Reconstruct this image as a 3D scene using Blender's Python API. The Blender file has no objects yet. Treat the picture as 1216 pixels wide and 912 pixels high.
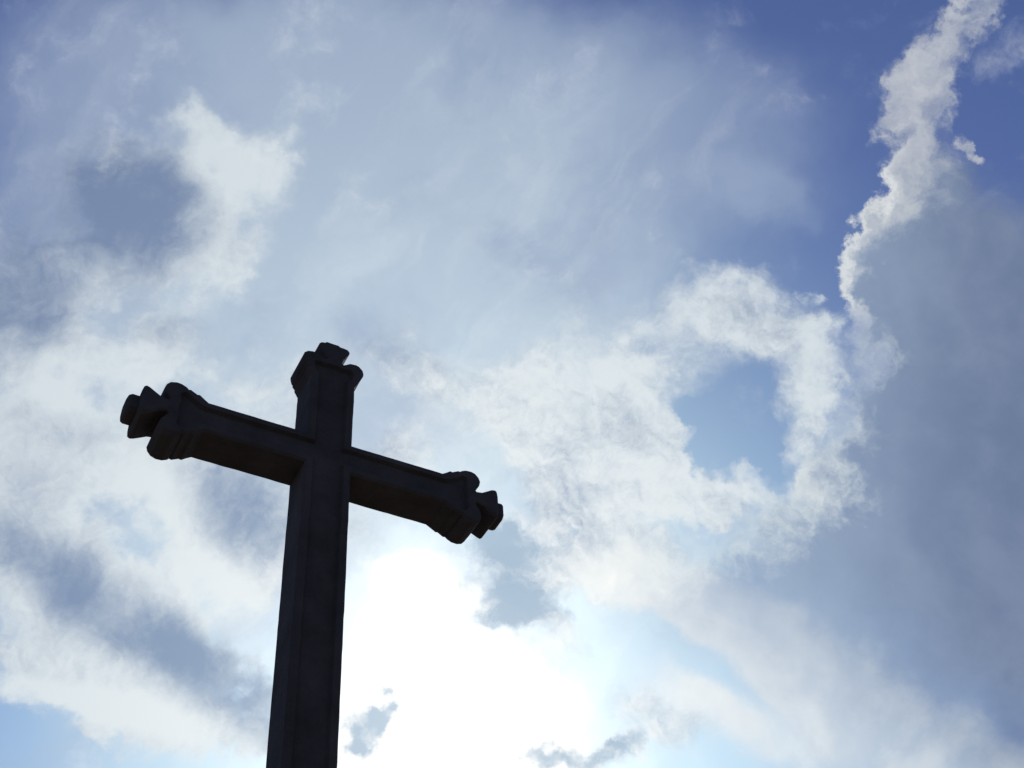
import bpy, bmesh, math, random
from mathutils import Vector, Matrix, noise as mnoise

S = 0.7                                   # metres per survey unit of the cross
scene = bpy.context.scene
C = scene.collection

# ------------------------------------------------------------------ camera
CAM_H = 1.6
EL, ROLL = math.radians(45.1195), math.radians(-3.9721)
F0 = Vector((0, math.cos(EL), math.sin(EL)))
_r = Vector((1, 0, 0)); _u = _r.cross(F0)
R0 = _r * math.cos(ROLL) + _u * math.sin(ROLL)
U0 = -_r * math.sin(ROLL) + _u * math.cos(ROLL)
cam_d = bpy.data.cameras.new('camera'); cam = bpy.data.objects.new('camera', cam_d); C.objects.link(cam)
cam_d.sensor_fit = 'HORIZONTAL'; cam_d.sensor_width = 36.0
cam_d.lens = 36.0 * 1641.20 / 1216.0
cam_d.clip_start = 0.05; cam_d.clip_end = 20000
cam.matrix_world = Matrix(((R0.x, U0.x, -F0.x, 0), (R0.y, U0.y, -F0.y, 0), (R0.z, U0.z, -F0.z, CAM_H), (0, 0, 0, 1)))
scene.camera = cam

# ------------------------------------------------------------------ sun direction (behind the thin clouds, right of the shaft)
FPX = 1641.20
def sky_dir(x, y):
    """A fixed direction of the sky, read on the sky chart (a chart centred 50 degrees above the horizon)."""
    return (F0 + R0 * ((x - 608) / FPX) - U0 * ((y - 456) / FPX)).normalized()
SUN = sky_dir(535, 850)
SUN_EL = math.asin(SUN.z); SUN_AZ = math.atan2(SUN.x, SUN.y)

# ------------------------------------------------------------------ world: daylight sky with broken clouds
world = bpy.data.worlds.new('World'); scene.world = world; world.use_nodes = True
NT = world.node_tree; NT.nodes.clear()
BG = 0.1

class V:                                   # a socket with arithmetic
    def __init__(s, k): s.k = k
    def __add__(a, b): return mth('ADD', a, b)
    __radd__ = __add__
    def __sub__(a, b): return mth('SUBTRACT', a, b)
    def __rsub__(a, b): return mth('SUBTRACT', b, a)
    def __mul__(a, b): return mth('MULTIPLY', a, b)
    __rmul__ = __mul__
    def __truediv__(a, b): return mth('DIVIDE', a, b)
def put(inp, v):
    if isinstance(v, V): NT.links.new(v.k, inp)
    elif isinstance(v, (tuple, list)) and inp.type == 'RGBA': inp.default_value = tuple(v) + ((1,) if len(v) == 3 else ())
    else: inp.default_value = v
def mth(op, a, b=0.0, c=None, clamp=False):
    n = NT.nodes.new('ShaderNodeMath'); n.operation = op; n.use_clamp = clamp
    put(n.inputs[0], a); put(n.inputs[1], b)
    if c is not None: put(n.inputs[2], c)
    return V(n.outputs[0])
def vec(op, a, b=None, scale=None):
    n = NT.nodes.new('ShaderNodeVectorMath'); n.operation = op
    put(n.inputs[0], a)
    if b is not None: put(n.inputs[1], b)
    if scale is not None: put(n.inputs['Scale'], scale)
    return V(n.outputs['Value'] if op in ('DOT_PRODUCT', 'LENGTH') else n.outputs['Vector'])
def ramp(x, a, b, lo=0.0, hi=1.0, kind='SMOOTHSTEP'):
    n = NT.nodes.new('ShaderNodeMapRange'); n.interpolation_type = kind
    put(n.inputs[0], x)
    for i, v in enumerate((a, b, lo, hi)): put(n.inputs[1 + i], v)
    return V(n.outputs[0])
def mix(f, a, b):
    n = NT.nodes.new('ShaderNodeMix'); n.data_type = 'RGBA'; n.clamp_factor = True
    put(n.inputs[0], f); put(n.inputs[6], a); put(n.inputs[7], b)
    return V(n.outputs[2])
def addc(a, b, f=1.0, op='ADD'):
    n = NT.nodes.new('ShaderNodeMix'); n.data_type = 'RGBA'; n.blend_type = op; n.clamp_factor = False
    put(n.inputs[0], f); put(n.inputs[6], a); put(n.inputs[7], b)
    return V(n.outputs[2])
def nz(p, scale, detail=6, rough=0.55, lac=2.0, dist=0.0, color=False):
    n = NT.nodes.new('ShaderNodeTexNoise'); n.noise_dimensions = '3D'
    put(n.inputs['Vector'], p)
    for k, v in (('Scale', scale), ('Detail', detail), ('Roughness', rough), ('Lacunarity', lac), ('Distortion', dist)):
        n.inputs[k].default_value = v
    return V(n.outputs['Color'] if color else n.outputs[0])
def xyz(x, y, z=0.0):
    n = NT.nodes.new('ShaderNodeCombineXYZ')
    for i, v in enumerate((x, y, z)): put(n.inputs[i], v)
    return V(n.outputs[0])
def sep(p):
    n = NT.nodes.new('ShaderNodeSeparateXYZ'); put(n.inputs[0], p)
    return [V(o) for o in n.outputs]
def curve(x, pts, lo, hi):
    """piecewise smooth function through pts, written in chart units"""
    n = NT.nodes.new('ShaderNodeFloatCurve'); put(n.inputs['Value'], ramp(x, 0, 1216, 0, 1, 'LINEAR'))
    cm = n.mapping.curves[0]; n.mapping.use_clip = False
    P = [(a / 1216.0, (b - lo) / (hi - lo)) for a, b in pts]
    cm.points[0].location = P[0]; cm.points[1].location = P[-1]
    for q in P[1:-1]: cm.points.new(*q)
    for q in cm.points: q.handle_type = 'AUTO_CLAMPED'
    n.mapping.update()
    return ramp(V(n.outputs[0]), 0, 1, lo, hi, 'LINEAR')
def blobs(p, lst):
    """sum of soft elliptical masses (x, y, rx, ry, turn in degrees, weight)"""
    acc = None
    for x, y, rx, ry, rot, w in lst:
        m = NT.nodes.new('ShaderNodeMapping'); m.vector_type = 'TEXTURE'
        put(m.inputs['Vector'], p)
        m.inputs['Location'].default_value = (x, y, 0)
        m.inputs['Rotation'].default_value = (0, 0, math.radians(rot))
        m.inputs['Scale'].default_value = (rx, ry, 1)
        g = NT.nodes.new('ShaderNodeTexGradient'); g.gradient_type = 'SPHERICAL'
        NT.links.new(m.outputs[0], g.inputs[0])
        b = ramp(V(g.outputs[1]), 0, 0.85, 0, w)
        acc = b if acc is None else acc + b
    return acc
def lin(r, g, b, k=1.0):
    f = lambda c: (c / 255 / 12.92 if c <= 10 else ((c / 255 + 0.055) / 1.055) ** 2.4)
    return (f(r) * k, f(g) * k, f(b) * k)

tc = NT.nodes.new('ShaderNodeTexCoord'); D = V(tc.outputs['Generated'])
# chart coordinates of the direction
zf = vec('DOT_PRODUCT', D, tuple(F0)); zc = mth('MAXIMUM', zf, 0.15)
cu = vec('DOT_PRODUCT', D, tuple(R0)) / zc * FPX + 608.0
cv = 456.0 - vec('DOT_PRODUCT', D, tuple(U0)) / zc * FPX
front = ramp(zf, 0.35, 0.75)
P = vec('SCALE', D, scale=FPX / 1216.0)
# drifting, ragged coordinates
w1 = vec('SUBTRACT', nz(P, 5.0, 3, 0.5, color=True), (0.5, 0.5, 0.5))
w2 = vec('SUBTRACT', nz(P, 19.0, 7, 0.6, color=True), (0.5, 0.5, 0.5))
UV = xyz(cu, cv)
flat = lambda p: vec('MULTIPLY', p, (1, 1, 0))
UVs = vec('ADD', UV, flat(vec('ADD', vec('SCALE', w1, scale=120.0), vec('SCALE', w2, scale=60.0))))
UVr = vec('ADD', UV, flat(vec('ADD', vec('SCALE', w1, scale=50.0), vec('SCALE', w2, scale=110.0))))
us, vs, _ = sep(UVs); ur, vr, _ = sep(UVr)
UVq = vec('ADD', UV, flat(vec('ADD', vec('SCALE', w1, scale=130.0), vec('SCALE', w2, scale=28.0))))

n_big = nz(P, 4.0, 5, 0.5)
n_mid = nz(vec('ADD', P, vec('SCALE', w1, scale=0.10)), 9.0, 8, 0.58)
n_fine = nz(vec('ADD', P, vec('SCALE', w2, scale=0.06)), 24.0, 8, 0.62)
# relief: how the cloud thins or thickens towards the sun, so that sunward flanks are lit and the others shaded
cosun = vec('DOT_PRODUCT', D, tuple(SUN))
TS = vec('NORMALIZE', vec('SUBTRACT', tuple(SUN), vec('SCALE', D, scale=cosun)))
rel_mid = n_mid - nz(vec('ADD', vec('ADD', P, vec('SCALE', w1, scale=0.10)), vec('SCALE', TS, scale=0.022)), 9.0, 8, 0.58)
rel_fine = n_fine - nz(vec('ADD', vec('ADD', P, vec('SCALE', w2, scale=0.06)), vec('SCALE', TS, scale=0.007)), 24.0, 8, 0.62)

# --- clear sky
sk = NT.nodes.new('ShaderNodeTexSky'); sk.sky_type = 'NISHITA'; sk.sun_disc = False
sk.sun_elevation = SUN_EL; sk.sun_rotation = SUN_AZ
sk.altitude = 200; sk.air_density = 1.0; sk.dust_density = 0.6; sk.ozone_density = 1.6
ang = mth('ARCCOSINE', mth('MINIMUM', mth('MAXIMUM', cosun, -1.0), 1.0)) * FPX      # chart units from the sun
K = 1.0 / BG
near = mth('POWER', 2.718, ang * (-1 / 120.0))
mid = mth('POWER', 2.718, ang * (-1 / 420.0))
sky = addc(V(sk.outputs[0]), mix(ramp(ang, 250, 900), (0.72, 0.98, 1.02), (0.54, 0.62, 0.92)), 1.0, 'MULTIPLY')

# --- high thin veil
veil_f = blobs(UVs, [(150, 150, 330, 300, 0, 0.5), (470, 90, 330, 220, 0, 0.4), (430, 330, 620, 520, 0, 0.95), (620, 200, 330, 260, -30, 0.30), (330, 60, 480, 200, 0, 0.22),
                     (760, 60, 170, 130, -35, 0.22), (890, 160, 200, 150, 40, 0.34), (900, 235, 120, 40, 25, 0.18), (450, 800, 900, 380, 0, 0.55), (500, 280, 360, 280, 0, 0.45), (400, 340, 260, 160, 0, 0.2), (868, 512, 80, 80, 0, -0.8), (10, 865, 70, 50, 0, -0.5)])
veil = ramp(veil_f * front + (n_mid - 0.5) * 0.55 + (n_big - 0.5) * 0.35, 0.0, 1.05)
veil_c = mix(ramp(ang, 100, 1080, 0, 1, 'LINEAR'), lin(210, 229, 239, K), lin(135, 151, 183, K))
# wind-drawn streaks and thicker blotches inside the veil
ca, sa = math.cos(math.radians(-52)), math.sin(math.radians(-52))
us0, vs0, _ = sep(UVs)
streak = nz(xyz((us0 * ca + vs0 * sa) * (1 / 1216.0) * 3.0, (vs0 * ca - us0 * sa) * (1 / 1216.0) * 11.0, 0.3), 1.0, 7, 0.6, dist=0.6)
veil_c = mix(ramp(n_big + (n_mid - 0.5) * 0.6 + blobs(UVq, [(610, 290, 70, 40, 20, 0.12), (560, 60, 160, 70, 10, 0.12), (430, 395, 90, 50, 20, 0.10), (690, 310, 60, 40, 0, 0.08), (110, 210, 220, 150, 10, 0.22), (80, 70, 240, 140, 0, 0.16), (20, 370, 120, 90, 0, 0.15)]), 0.36, 0.72) * 0.40, veil_c, lin(122, 140, 180, K))
veil_c = mix(ramp(streak + (n_fine - 0.5) * 0.25, 0.46, 0.78) * 0.50, veil_c, mix(ramp(ang, 100, 1080, 0, 1, 'LINEAR'), lin(240, 247, 248, K), lin(182, 196, 212, K)))
col = mix(veil * 0.93, sky, veil_c)
glow = near * 1.2 * K
col = addc(col, addc((1.0, 0.99, 0.95), xyz(glow, glow, glow), 1.0, 'MULTIPLY'), 1.0)

# --- broken cumulus, left and centre: bright where thin, grey where thick
cover_f = blobs(UVr, [
    (265, 190, 120, 85, 40, 0.75), (225, 140, 70, 36, 20, 0.35), (330, 170, 45, 80, 10, 0.35), (245, 320, 120, 90, -35, 0.6), (110, 330, 80, 60, 0, 0.45),
    (120, 430, 170, 90, 10, 0.75), (210, 410, 80, 60, 0, 0.4), (50, 520, 140, 90, 0, 0.65), (210, 560, 190, 100, 25, 0.7),
    (270, 680, 100, 90, 20, 0.85), (110, 830, 230, 60, 12, 0.85), (230, 880, 150, 60, 10, 0.6), (20, 690, 110, 80, 0, 0.6),
    (140, 720, 190, 120, 30, 0.8), (170, 250, 110, 110, 0, 0.55), (25, 370, 100, 90, 0, 0.6), (300, 590, 140, 90, 0, 0.6),
    (10, 90, 30, 70, 0, 0.35), (470, 430, 120, 80, 20, 0.45), (480, 560, 120, 90, 0, 0.6), (350, 420, 90, 60, 0, 0.3),
    (720, 440, 220, 110, -15, 0.75), (835, 350, 80, 60, -10, 0.7), (905, 385, 90, 70, 0, 0.75), (965, 430, 70, 80, 0, 0.8),
    (690, 540, 190, 110, 0, 0.85), (600, 470, 140, 90, 0, 0.5), (955, 510, 55, 80, 15, 0.8), (860, 590, 110, 40, -8, 0.85), (780, 560, 90, 60, 0, 0.5),
    (874, 504, 44, 60, 10, -1.6), (824, 490, 36, 20, 25, -0.7), (790, 530, 60, 60, 0, 0.4), (905, 548, 30, 26, 20, -0.8), (835, 545, 40, 22, -15, -0.6), (740, 500, 90, 110, 0, 0.5), (955, 345, 26, 14, 10, 0.5), (935, 425, 26, 20, 0, -0.3), (740, 90, 460, 260, 0, -0.75), (40, 60, 200, 140, 0, -0.4), (1150, 100, 160, 200, 0, -0.6), (0, 480, 160, 120, 0, 0.4), (60, 560, 160, 100, 0, 0.45), (30, 300, 140, 130, 0, 0.6), (60, 655, 130, 80, 20, 0.6), (150, 725, 140, 80, 32, 0.6), (235, 800, 140, 80, 34, 0.6), (320, 860, 90, 70, 30, 0.6), (180, 260, 120, 130, 0, 0.6), (110, 200, 130, 80, 20, 0.45), (250, 270, 120, 110, 0, 0.5), (270, 470, 150, 80, 10, 0.4), (130, 540, 200, 90, 10, 0.4), (250, 640, 140, 80, 20, 0.4), (20, 640, 110, 70, 0, 0.5), (40, 760, 90, 60, 0, 0.4), (620, 300, 300, 160, 0, 0.12), (30, 590, 120, 80, 0, 0.4), (20, 500, 100, 80, 0, 0.3), (400, 640, 120, 100, 0, 0.4), (330, 480, 120, 80, 0, 0.45),
    (700, 690, 120, 50, 15, 0.6), (610, 705, 85, 90, 20, 0.9), (680, 650, 130, 70, 0, 0.8), (660, 770, 60, 60, 0, 0.5),
    (770, 860, 130, 60, 25, 0.5), (750, 635, 120, 60, 10, 0.7), (700, 600, 100, 60, 0, 0.3), (690, 905, 90, 40, 0, 0.8),
    (10, 862, 60, 40, 0, -0.5), (60, 800, 120, 70, 20, 0.3), (755, 745, 70, 55, 30, -0.75), (840, 810, 90, 36, 40, -0.6)])
gate = mth('MAXIMUM', ramp(cover_f, 0.12, 0.6), blobs(UV, [(868, 512, 90, 100, 0, 1.0)]))
cov_h = cover_f * front + gate * ((n_mid - 0.5) * 1.6 + (n_fine - 0.5) * 0.9) - 0.08 + (1.0 - front) * (n_big - 0.42) * 3.0
cover = ramp(cov_h, 0.02, 0.85)
shade_f = blobs(UVq, [
    (172, 262, 120, 135, -15, 0.8), (110, 240, 200, 150, 0, 0.35), (140, 200, 60, 40, 30, -0.35), (195, 215, 60, 75, 0, 0.3), (110, 215, 110, 70, 20, 0.5), (25, 375, 120, 100, 20, 1.1), (20, 260, 90, 80, 0, 0.4), (215, 295, 50, 60, -20, 0.3), (80, 285, 120, 70, -10, 0.55), (120, 160, 110, 50, 20, 0.3),
    (50, 655, 120, 70, 20, 0.9), (150, 725, 140, 75, 32, 0.9), (235, 795, 140, 72, 34, 0.9), (315, 860, 90, 60, 30, 0.7), (30, 560, 80, 60, 0, 0.4),
    (265, 690, 80, 50, 40, -0.6), (110, 835, 200, 40, 14, -0.7), (270, 200, 110, 60, 50, -0.5), (110, 440, 140, 45, 15, -0.5), (240, 350, 60, 60, 0, -0.3), (190, 590, 110, 50, 35, -0.4),
    (295, 600, 140, 80, 10, 0.9), (445, 545, 70, 60, 0, 0.7), (560, 640, 110, 60, 10, 0.5), (600, 705, 70, 85, 15, 0.6), (700, 640, 140, 60, 10, 0.5), (470, 620, 100, 50, 0, 0.5),
    (215, 402, 70, 34, 20, 0.6), (60, 500, 110, 40, 10, 0.4), (690, 910, 90, 40, 0, 0.5), (740, 500, 90, 50, 0, 0.3), (640, 600, 110, 70, 0, 0.45), (890, 690, 160, 60, 20, 0.6), (420, 400, 120, 60, 20, 0.4),
    (830, 330, 80, 40, -10, -0.3), (960, 430, 50, 90, 0, -0.4), (900, 580, 60, 40, 0, -0.4), (700, 420, 160, 50, -20, -0.2)])
tex = ramp(cu, 250, 620, 0.55, 1.0)
shade_h = shade_f * front + tex * ((n_mid - 0.5) * 1.1 + (n_fine - 0.5) * 0.5 - rel_mid * 2.4 - rel_fine * 2.6) + (n_big - 0.5) * 0.6 + (1.0 - front) * 0.5
shade = ramp(shade_h + (n_big - 0.5) * 0.5, -0.45, 1.35)
bright = mix(mid, lin(198, 210, 218, K), lin(248, 251, 249, K * 1.15))
dark = mix(mid * 0.8, lin(104, 122, 158, K), lin(176, 200, 222, K))
cum_c = mix(shade, bright, dark)
col = mix(cover * 0.95, col, cum_c)

# --- smooth bright sheet below the great cloud
sheet_f = blobs(UVs, [(760, 690, 240, 70, 20, 0.8), (900, 760, 260, 90, 28, 0.9), (1060, 860, 260, 90, 30, 1.0), (830, 850, 150, 60, 30, 0.55), (930, 880, 200, 60, 20, 0.5), (1216, 930, 200, 90, 20, 0.8),
                      (755, 745, 60, 46, 30, -0.6), (830, 800, 90, 30, 40, -0.35)])
sheet = ramp(sheet_f * front + (n_mid - 0.5) * 0.9 + (n_fine - 0.5) * 0.35 - 0.05, 0.0, 0.95)
col = mix(sheet * 0.9, col, mix(ramp(ang, 120, 640), lin(250, 252, 250, K), mix(ramp(n_mid - rel_mid * 1.5, 0.35, 0.7), lin(216, 226, 232, K), lin(178, 196, 216, K))))

# --- the burning gap where the sun stands behind the thinnest cloud
burn_f = blobs(UVr, [(490, 730, 100, 110, 0, 1.1), (470, 840, 150, 130, 0, 1.1), (560, 850, 150, 110, 15, 1.2), (640, 850, 90, 70, 30, 0.8), (530, 930, 260, 90, 0, 1.0),
                     (470, 670, 60, 34, 0, 0.6), (710, 690, 60, 26, -10, 0.45), (660, 760, 30, 60, 20, 0.35), (790, 700, 60, 26, 30, 0.35)])
burn = ramp(burn_f * front + (n_mid - 0.5) * 0.9 + (n_fine - 0.5) * 0.7, 0.05, 1.05)
col = mix(burn, col, lin(255, 255, 250, K * 1.12))
puff_f = blobs(UVr, [(430, 862, 56, 52, -20, 1.2), (452, 848, 38, 30, 30, 0.7), (420, 885, 40, 24, 0, 0.6), (462, 872, 22, 14, 0, 0.5),
                     (600, 700, 82, 88, 12, 1.15), (585, 740, 44, 34, 0, 0.5), (650, 640, 120, 60, 10, 0.8), (570, 645, 80, 36, 0, 0.6), (640, 720, 50, 50, 30, 0.4),
                     (690, 900, 100, 30, -8, 0.9), (640, 912, 60, 20, 0, 0.5), (750, 885, 60, 26, -20, 0.5)])
puff_n = ramp(puff_f, 0.0, 0.3) * ((n_mid - 0.5) * 1.4 + (n_fine - 0.5) * 1.6)
puff = ramp(puff_f * front + puff_n - 0.1, 0.0, 1.15)
col = mix(puff * 0.92, col, mix(ramp(puff_f + puff_n - rel_fine * 3.0 - rel_mid * 2.0, 0.15, 1.35), lin(244, 248, 249, K), lin(168, 190, 210, K)))

# --- the great cloud on the right: crisp sunlit edge, grey body, lower side dissolving
edge = curve(vr, [(0, 1190), (120, 1100), (150, 1072), (175, 1050), (200, 1040), (240, 1032), (275, 1006), (310, 992), (350, 992), (380, 1006), (420, 1014),
                  (460, 1004), (500, 986), (540, 955), (570, 922), (600, 885), (640, 800), (690, 690), (800, 560), (1216, 400)], 300, 1300)
lower = curve(us, [(0, 640), (640, 660), (740, 690), (860, 735), (1000, 790), (1120, 850), (1216, 905)], 500, 1000)
d_left = ur + (n_fine - 0.5) * 70.0 - edge
top_c = curve(ur, [(0, 150), (1050, 165), (1100, 172), (1140, 196), (1180, 225), (1216, 235)], 0, 500)
d_top = vr + (n_fine - 0.5) * 60.0 - top_c
sharp = curve(cv, [(0, 10), (360, 12), (400, 50), (520, 50), (560, 30), (600, 60), (640, 140), (700, 200), (1216, 300)], 0, 400)
a_left = ramp(d_left / sharp, -0.3, 1.0)
a_top = ramp(d_top, -35.0, 45.0)
a_low = ramp(vs - lower + (n_mid - 0.5) * 110.0, 150.0, -140.0)
tuft_f = blobs(UVr, [(1166, 2, 22, 36, 20, 0.8), (1138, 35, 52, 40, -30, 1.0), (1100, 92, 78, 60, -55, 1.3), (1090, 132, 64, 60, 0, 1.2), (1066, 180, 50, 40, 0, 0.8), (1142, 176, 18, 14, 0, 0.6)])
tuft = ramp(tuft_f + ramp(tuft_f, 0.0, 0.35) * ((n_fine - 0.5) * 2.6 + (n_mid - 0.5) * 1.0), 0.10, 0.95) * front
body = a_left * a_top * a_low * front
rim_w = curve(cv, [(0, 60), (180, 80), (260, 72), (295, 34), (360, 22), (400, 36), (520, 40), (560, 60), (640, 120), (1216, 200)], 0, 250)
depth = ramp(d_left / rim_w + (n_fine - 0.5) * 1.6 + (n_mid - 0.5) * 1.6 - rel_fine * 3.5 - rel_mid * 2.0, -0.2, 1.6)
far = ramp(cu, 800, 1216)
grey = mix(far, lin(152, 173, 201, K), lin(108, 124, 155, K))
grey = mix(ramp(n_big + (n_mid - 0.5) * 0.5 + rel_mid * 0.6, 0.3, 0.75) * 0.26, grey, lin(166, 182, 202, K))
rim = mix(ramp(cv, 150, 520), lin(192, 197, 204, K), lin(220, 228, 229, K))
right_c = mix(depth, rim, grey)
silver = ramp(d_left + (n_fine - 0.5) * 30.0, 26.0, 2.0) * ramp(cv, 460, 380) * 0.75
right_c = mix(silver, right_c, lin(232, 235, 234, K))
col = mix(tuft * 0.85, col, mix(ramp(n_fine + (n_mid - 0.5) * 0.6, 0.3, 0.7), lin(150, 160, 182, K), lin(200, 204, 209, K)))
col = mix(body * 0.97, col, right_c)

# --- bloom of the sun in the hazy air of the sky
soft = mth('POWER', 2.718, ang * (-1 / 90.0)) * 0.22 * K
col = addc(col, addc((1.0, 0.99, 0.95), xyz(soft, soft, soft), 1.0, 'MULTIPLY'), 1.0)

bg = NT.nodes.new('ShaderNodeBackground'); put(bg.inputs[0], col); bg.inputs[1].default_value = BG
wo = NT.nodes.new('ShaderNodeOutputWorld'); NT.links.new(bg.outputs[0], wo.inputs[0])
world.cycles.sampling_method = 'MANUAL'; world.cycles.sample_map_resolution = 512

# ------------------------------------------------------------------ sun lamp and exposure
sl = bpy.data.lights.new('sun', 'SUN'); sl.energy = 2.0; sl.angle = math.radians(0.6); sl.color = (1.0, 0.95, 0.87)
so = bpy.data.objects.new('sun', sl); C.objects.link(so)
so.rotation_euler = SUN.to_track_quat('Z', 'Y').to_euler()
so.location = (0, 0, 30)
vw = scene.view_settings
vw.view_transform = 'Standard'; vw.look = 'None'; vw.exposure = 0.0; vw.gamma = 1.0; vw.use_curve_mapping = False

# ------------------------------------------------------------------ materials
def material(name):
    m = bpy.data.materials.new(name); m.use_nodes = True
    return m, m.node_tree, m.node_tree.nodes['Principled BSDF']
def stone_material():
    m, t, b = material('weathered_stone')
    N = t.nodes.new; L = t.links.new
    co = N('ShaderNodeTexCoord')
    a = N('ShaderNodeTexNoise'); a.inputs['Scale'].default_value = 5; a.inputs['Detail'].default_value = 8; a.inputs['Roughness'].default_value = 0.65
    c = N('ShaderNodeTexNoise'); c.inputs['Scale'].default_value = 60; c.inputs['Detail'].default_value = 6
    L(co.outputs['Object'], a.inputs[0]); L(co.outputs['Object'], c.inputs[0])
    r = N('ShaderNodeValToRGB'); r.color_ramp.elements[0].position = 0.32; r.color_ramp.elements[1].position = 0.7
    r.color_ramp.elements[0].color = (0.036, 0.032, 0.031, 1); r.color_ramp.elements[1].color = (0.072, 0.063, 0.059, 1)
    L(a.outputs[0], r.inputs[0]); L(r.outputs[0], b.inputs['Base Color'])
    b.inputs['Roughness'].default_value = 0.92; b.inputs['Specular IOR Level'].default_value = 0.2
    bp = N('ShaderNodeBump'); bp.inputs['Strength'].default_value = 0.5; bp.inputs['Distance'].default_value = 0.006
    L(c.outputs[0], bp.inputs['Height']); L(bp.outputs[0], b.inputs['Normal'])
    return m
def gravel_material():
    m, t, b = material('pale_gravel')
    N = t.nodes.new; L = t.links.new
    co = N('ShaderNodeTexCoord')
    a = N('ShaderNodeTexNoise'); a.inputs['Scale'].default_value = 30; a.inputs['Detail'].default_value = 10
    r = N('ShaderNodeValToRGB')
    r.color_ramp.elements[0].color = (0.20, 0.155, 0.115, 1); r.color_ramp.elements[1].color = (0.34, 0.275, 0.21, 1)
    L(co.outputs['Object'], a.inputs[0]); L(a.outputs[0], r.inputs[0]); L(r.outputs[0], b.inputs['Base Color'])
    b.inputs['Roughness'].default_value = 1.0
    return m
STONE = stone_material(); GRAVEL = gravel_material()

def link(name, bm, mat, parent=None):
    bmesh.ops.remove_doubles(bm, verts=bm.verts, dist=1e-5)
    bmesh.ops.recalc_face_normals(bm, faces=bm.faces)
    me = bpy.data.meshes.new(name); bm.to_mesh(me); bm.free(); me.materials.append(mat)
    o = bpy.data.objects.new(name, me); C.objects.link(o)
    if parent: o.parent = parent
    return o

# ------------------------------------------------------------------ ground
bm = bmesh.new()
bmesh.ops.create_grid(bm, x_segments=8, y_segments=8, size=4000)
g = link('ground', bm, GRAVEL); g['kind'] = 'structure'

# ------------------------------------------------------------------ the cross (survey units, origin at the crossing, y runs from front to back)
W, DP, H, CH = 0.150, 0.2705, 0.1197, 0.014
BW, SL, SD = 0.050, 0.014, 0.026           # width of the raised border, run and depth of the sunken panel's sides
CROSS_AT = Vector((-1.1509, 6.2439, 5.7857)) * S
YAW = math.radians(30.2362)
ZB = -(CROSS_AT.z + CAM_H) / S + 2.9 / S           # foot of the shaft: top of the pedestal, 2.9 m up

SIDE = [(0.780, H, CH), (0.836, 0.163, 0.014), (0.852, 0.160, 0.014), (0.893, 0.183, 0.014), (0.906, 0.179, 0.014), (0.918, 0.196, 0.018), (0.948, 0.214, 0.020),
        (0.985, 0.219, 0.022), (1.020, 0.206, 0.022), (1.043, 0.178, 0.020), (1.051, 0.146, 0.016), (1.040, 0.106, 0.012), (1.016, 0.076, 0.008), (1.006, 0.057, 0.007), (1.018, 0.045, 0.007),
        (1.060, 0.055, 0.009), (1.098, 0.083, 0.014), (1.136, 0.110, 0.018), (1.157, 0.116, 0.018), (1.171, 0.104, 0.018), (1.177, 0.068, 0.018)]
NECK = [(0.640, W, CH), (0.685, 0.176, 0.014), (0.697, 0.174, 0.014), (0.722, 0.192, 0.014), (0.732, 0.189, 0.014), (0.745, 0.200, 0.016), (0.768, 0.209, 0.018),
        (0.795, 0.213, 0.020), (0.826, 0.204, 0.020), (0.847, 0.180, 0.018), (0.852, 0.150, 0.014), (0.842, 0.112, 0.010), (0.818, 0.084, 0.008), (0.808, 0.066, 0.007), (0.818, 0.053, 0.007),
        (0.858, 0.064, 0.009), (0.900, 0.086, 0.012), (0.934, 0.104, 0.016), (0.954, 0.106, 0.016), (0.968, 0.092, 0.016), (0.974, 0.062, 0.016)]
# pieces: list of (outer points in (x,z), chamfer) open strips; extruded with a chamfer front and back
def inset(pts, closed=False):
    """offset an open polyline to its right-hand inner side by each vertex's own chamfer"""
    out = []
    n = len(pts)
    for i in range(n):
        x, z, c = pts[i]
        a = pts[i - 1] if i > 0 else None; b = pts[i + 1] if i < n - 1 else None
        def nrm(p, q):
            dx, dz = q[0] - p[0], q[1] - p[1]; l = math.hypot(dx, dz)
            return (dz / l, -dx / l)
        ns = [nrm(p, q) for p, q in ((a, pts[i]), (pts[i], b)) if p and q]
        if len(ns) == 2:
            mx, mz = ns[0][0] + ns[1][0], ns[0][1] + ns[1][1]; l = math.hypot(mx, mz)
            mx, mz = mx / l, mz / l
            k = 1.0 / max(0.6, mx * ns[0][0] + mz * ns[0][1])
        else:
            (mx, mz), k = ns[0], 1.0
        out.append((x + mx * c * k, z + mz * c * k))
    return out

def wear(bm, cuts_len=0.04, amp=0.0022):
    for _ in range(6):
        es = [e for e in bm.edges if e.calc_length() > cuts_len * 1.6]
        if not es: break
        bmesh.ops.subdivide_edges(bm, edges=es, cuts=1, use_grid_fill=True)
    for v in bm.verts:
        v.co += mnoise.noise_vector(v.co * 9.0) * amp + mnoise.noise_vector(v.co * 31.0 + Vector((7, 3, 1))) * amp * 0.6

cross = bpy.data.objects.new('stone_cross', None); C.objects.link(cross)
cross.location = CROSS_AT + Vector((0, 0, CAM_H)); cross.rotation_euler = (0, 0, YAW)
cross['label'] = 'dark weathered stone cross with trefoil ends, standing against the bright cloudy sky'
cross['category'] = 'cross'

def direct(axis):
    if axis == 'right': return lambda s, y, t: (s, y, t)
    if axis == 'left': return lambda s, y, t: (-s, y, t)
    return lambda s, y, t: (-t, y, s)

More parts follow.
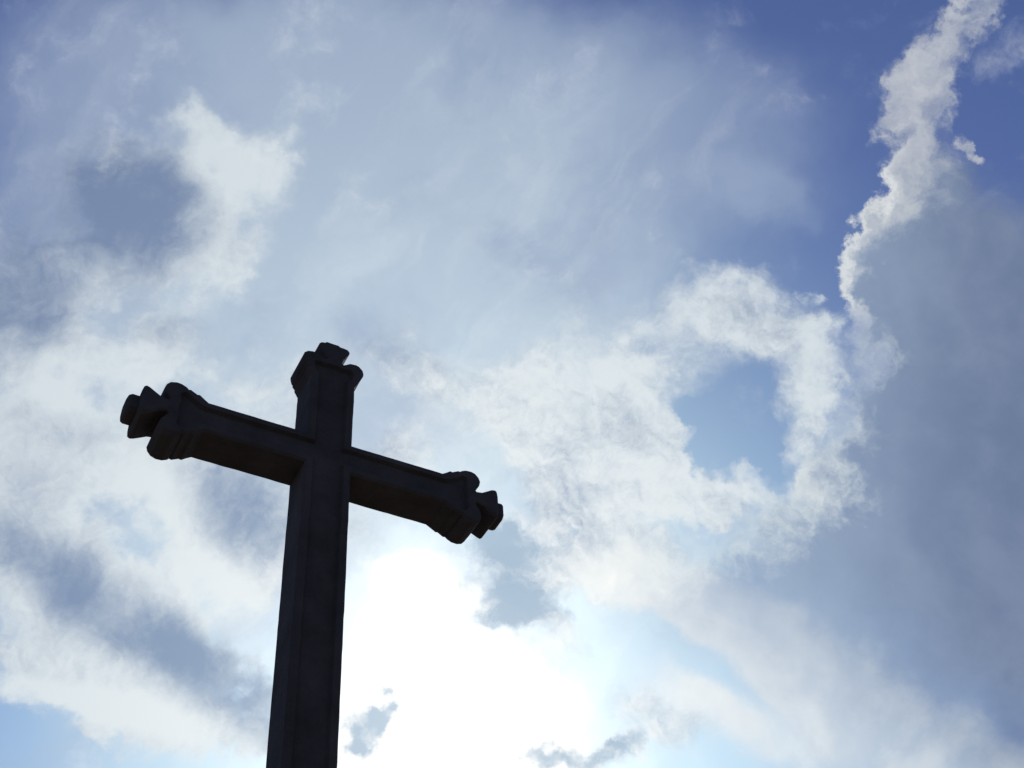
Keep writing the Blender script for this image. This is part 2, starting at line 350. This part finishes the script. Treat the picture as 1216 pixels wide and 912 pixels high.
# the section of every arm from its side face to the sunken panel in front, and to the plain back: (distance in from the side, depth)
SECTION_FRONT = [(0.0, CH), (CH, 0.0), (BW, 0.0), (BW + SL, SD)]
SECTION = [(CH, DP), (0.0, DP - CH)] + SECTION_FRONT
def straight(bm, to3, half, root, s1, mitre_end=False):
    """the plain run of an arm: both sides, front border and panel, back; mitred where it leaves the crossing"""
    for sg in (1, -1):
        rows = [[bm.verts.new(to3(root - d, y, sg * (half - d))) for d, y in SECTION], [bm.verts.new(to3(s1, y, sg * (half - d))) for d, y in SECTION]]
        for k in range(len(SECTION) - 1): bm.faces.new((rows[0][k], rows[0][k + 1], rows[1][k + 1], rows[1][k]))
    for d, y in (SECTION[0], SECTION[-1]):
        bm.faces.new([bm.verts.new(to3(s, y, t)) for s, t in ((root - d, half - d), (s1, half - d), (s1, -half + d), (root - d, -half + d))])
def finish(bm, amp=0.0020):
    bmesh.ops.remove_doubles(bm, verts=bm.verts, dist=1e-5)
    wear(bm, amp=amp)
    bmesh.ops.scale(bm, vec=(S, S, S), verts=bm.verts)
def finial(to3, prof, half):
    bm = bmesh.new()
    run = prof + [(s, -t, c) for s, t, c in reversed(prof)]
    inn = inset(run); s0 = prof[0][0]
    inn[0] = (s0, half - CH); inn[-1] = (s0, -half + CH)
    n = len(run); rows = []
    for (s, t, c), (si, ti) in zip(run, inn):
        rows.append([bm.verts.new(to3(si, DP, ti)), bm.verts.new(to3(s, DP - c, t)), bm.verts.new(to3(s, c, t)), bm.verts.new(to3(si, 0.0, ti))])
    for r0, r1 in zip(rows, rows[1:]):
        for k in range(3): bm.faces.new((r0[k], r0[k + 1], r1[k + 1], r1[k]))
    # sunken panel opening out into the leaf of the finial
    sl = prof[6][0]; tl = prof[6][1]
    k = sl - s0
    pan = [(s0, half - BW), (s0 + 0.18 * k, half - BW + 0.004), (s0 + 0.45 * k, half - BW + 0.030), (s0 + 0.80 * k, tl - 0.070), (s0 + 0.98 * k, tl - 0.078), (s0 + 1.04 * k, tl - 0.102), (s0 + 0.98 * k, 0.060), (s0 + 1.04 * k, 0.030)]
    pan = pan + [(s, -t) for s, t in reversed(pan)]
    flo = [(x, z) for x, z in inset([(s, t, SL) for s, t in pan])]
    flo[0] = (s0, half - BW - SL); flo[-1] = (s0, -half + BW + SL)
    A = [bm.verts.new(to3(s, 0.0, t)) for s, t in pan]; B = [bm.verts.new(to3(s, SD, t)) for s, t in flo]
    for i in range(len(pan) - 1): bm.faces.new((A[i], A[i + 1], B[i + 1], B[i]))
    caps = [bm.faces.new([bm.verts.new(to3(s, DP, t)) for s, t in inn]), bm.faces.new(B),
            bm.faces.new([bm.verts.new(to3(s, 0.0, t)) for s, t in inn] + A[::-1])]
    for f in caps: f.normal_update()
    bmesh.ops.triangulate(bm, faces=caps, ngon_method='EAR_CLIP')
    finish(bm, 0.0026)
    fin = link('finial', bm, STONE, cross)
    # boss on the tip
    tip = prof[-1][0] - 0.006
    b = bmesh.new(); rings = []
    for ds, hz, hy in [(0.000, 0.068, 0.084), (0.050, 0.068, 0.084), (0.066, 0.060, 0.076), (0.074, 0.040, 0.054)]:
        q = 0.3
        rings.append([b.verts.new(to3(tip + ds, DP / 2 + yy * hy, zz * hz)) for yy, zz in
                      ((1, 1 - q), (1 - q, 1), (q - 1, 1), (-1, 1 - q), (-1, q - 1), (q - 1, -1), (1 - q, -1), (1, q - 1))])
    for r0, r1 in zip(rings, rings[1:]):
        for i in range(8): b.faces.new((r0[i], r0[(i + 1) % 8], r1[(i + 1) % 8], r1[i]))
    b.faces.new(rings[-1])
    finish(b)
    link('boss', b, STONE, fin)

for ax in ('left', 'right'):
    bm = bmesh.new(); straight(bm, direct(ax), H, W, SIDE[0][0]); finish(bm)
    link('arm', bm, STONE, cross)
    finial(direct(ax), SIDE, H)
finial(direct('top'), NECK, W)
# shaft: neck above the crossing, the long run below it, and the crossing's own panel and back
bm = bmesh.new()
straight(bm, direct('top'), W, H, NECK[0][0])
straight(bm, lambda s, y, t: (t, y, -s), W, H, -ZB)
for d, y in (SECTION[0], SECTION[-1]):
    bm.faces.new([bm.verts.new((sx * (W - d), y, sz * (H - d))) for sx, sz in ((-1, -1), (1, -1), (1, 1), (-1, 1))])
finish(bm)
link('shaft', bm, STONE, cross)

# pedestal and steps under the shaft, down to the grass
def block(name, hx, z0, z1, taper=0.0, bev=0.02):
    b = bmesh.new()
    base = -(CROSS_AT.z + CAM_H); yc = DP / 2 * S
    vs = [b.verts.new((sx * h, yc + sy * h, base + z)) for z, h in ((z0, hx), (z1, hx - taper)) for sx, sy in ((-1, -1), (1, -1), (1, 1), (-1, 1))]
    for f in ((0, 1, 2, 3), (4, 5, 6, 7), (0, 1, 5, 4), (1, 2, 6, 5), (2, 3, 7, 6), (3, 0, 4, 7)): b.faces.new([vs[i] for i in f])
    bmesh.ops.bevel(b, geom=list(b.edges), offset=bev, segments=2, affect='EDGES')
    link(name, b, STONE, cross)
block('step', 1.25, -0.02, 0.28); block('step', 0.95, 0.27, 0.56); block('step', 0.68, 0.55, 0.84)
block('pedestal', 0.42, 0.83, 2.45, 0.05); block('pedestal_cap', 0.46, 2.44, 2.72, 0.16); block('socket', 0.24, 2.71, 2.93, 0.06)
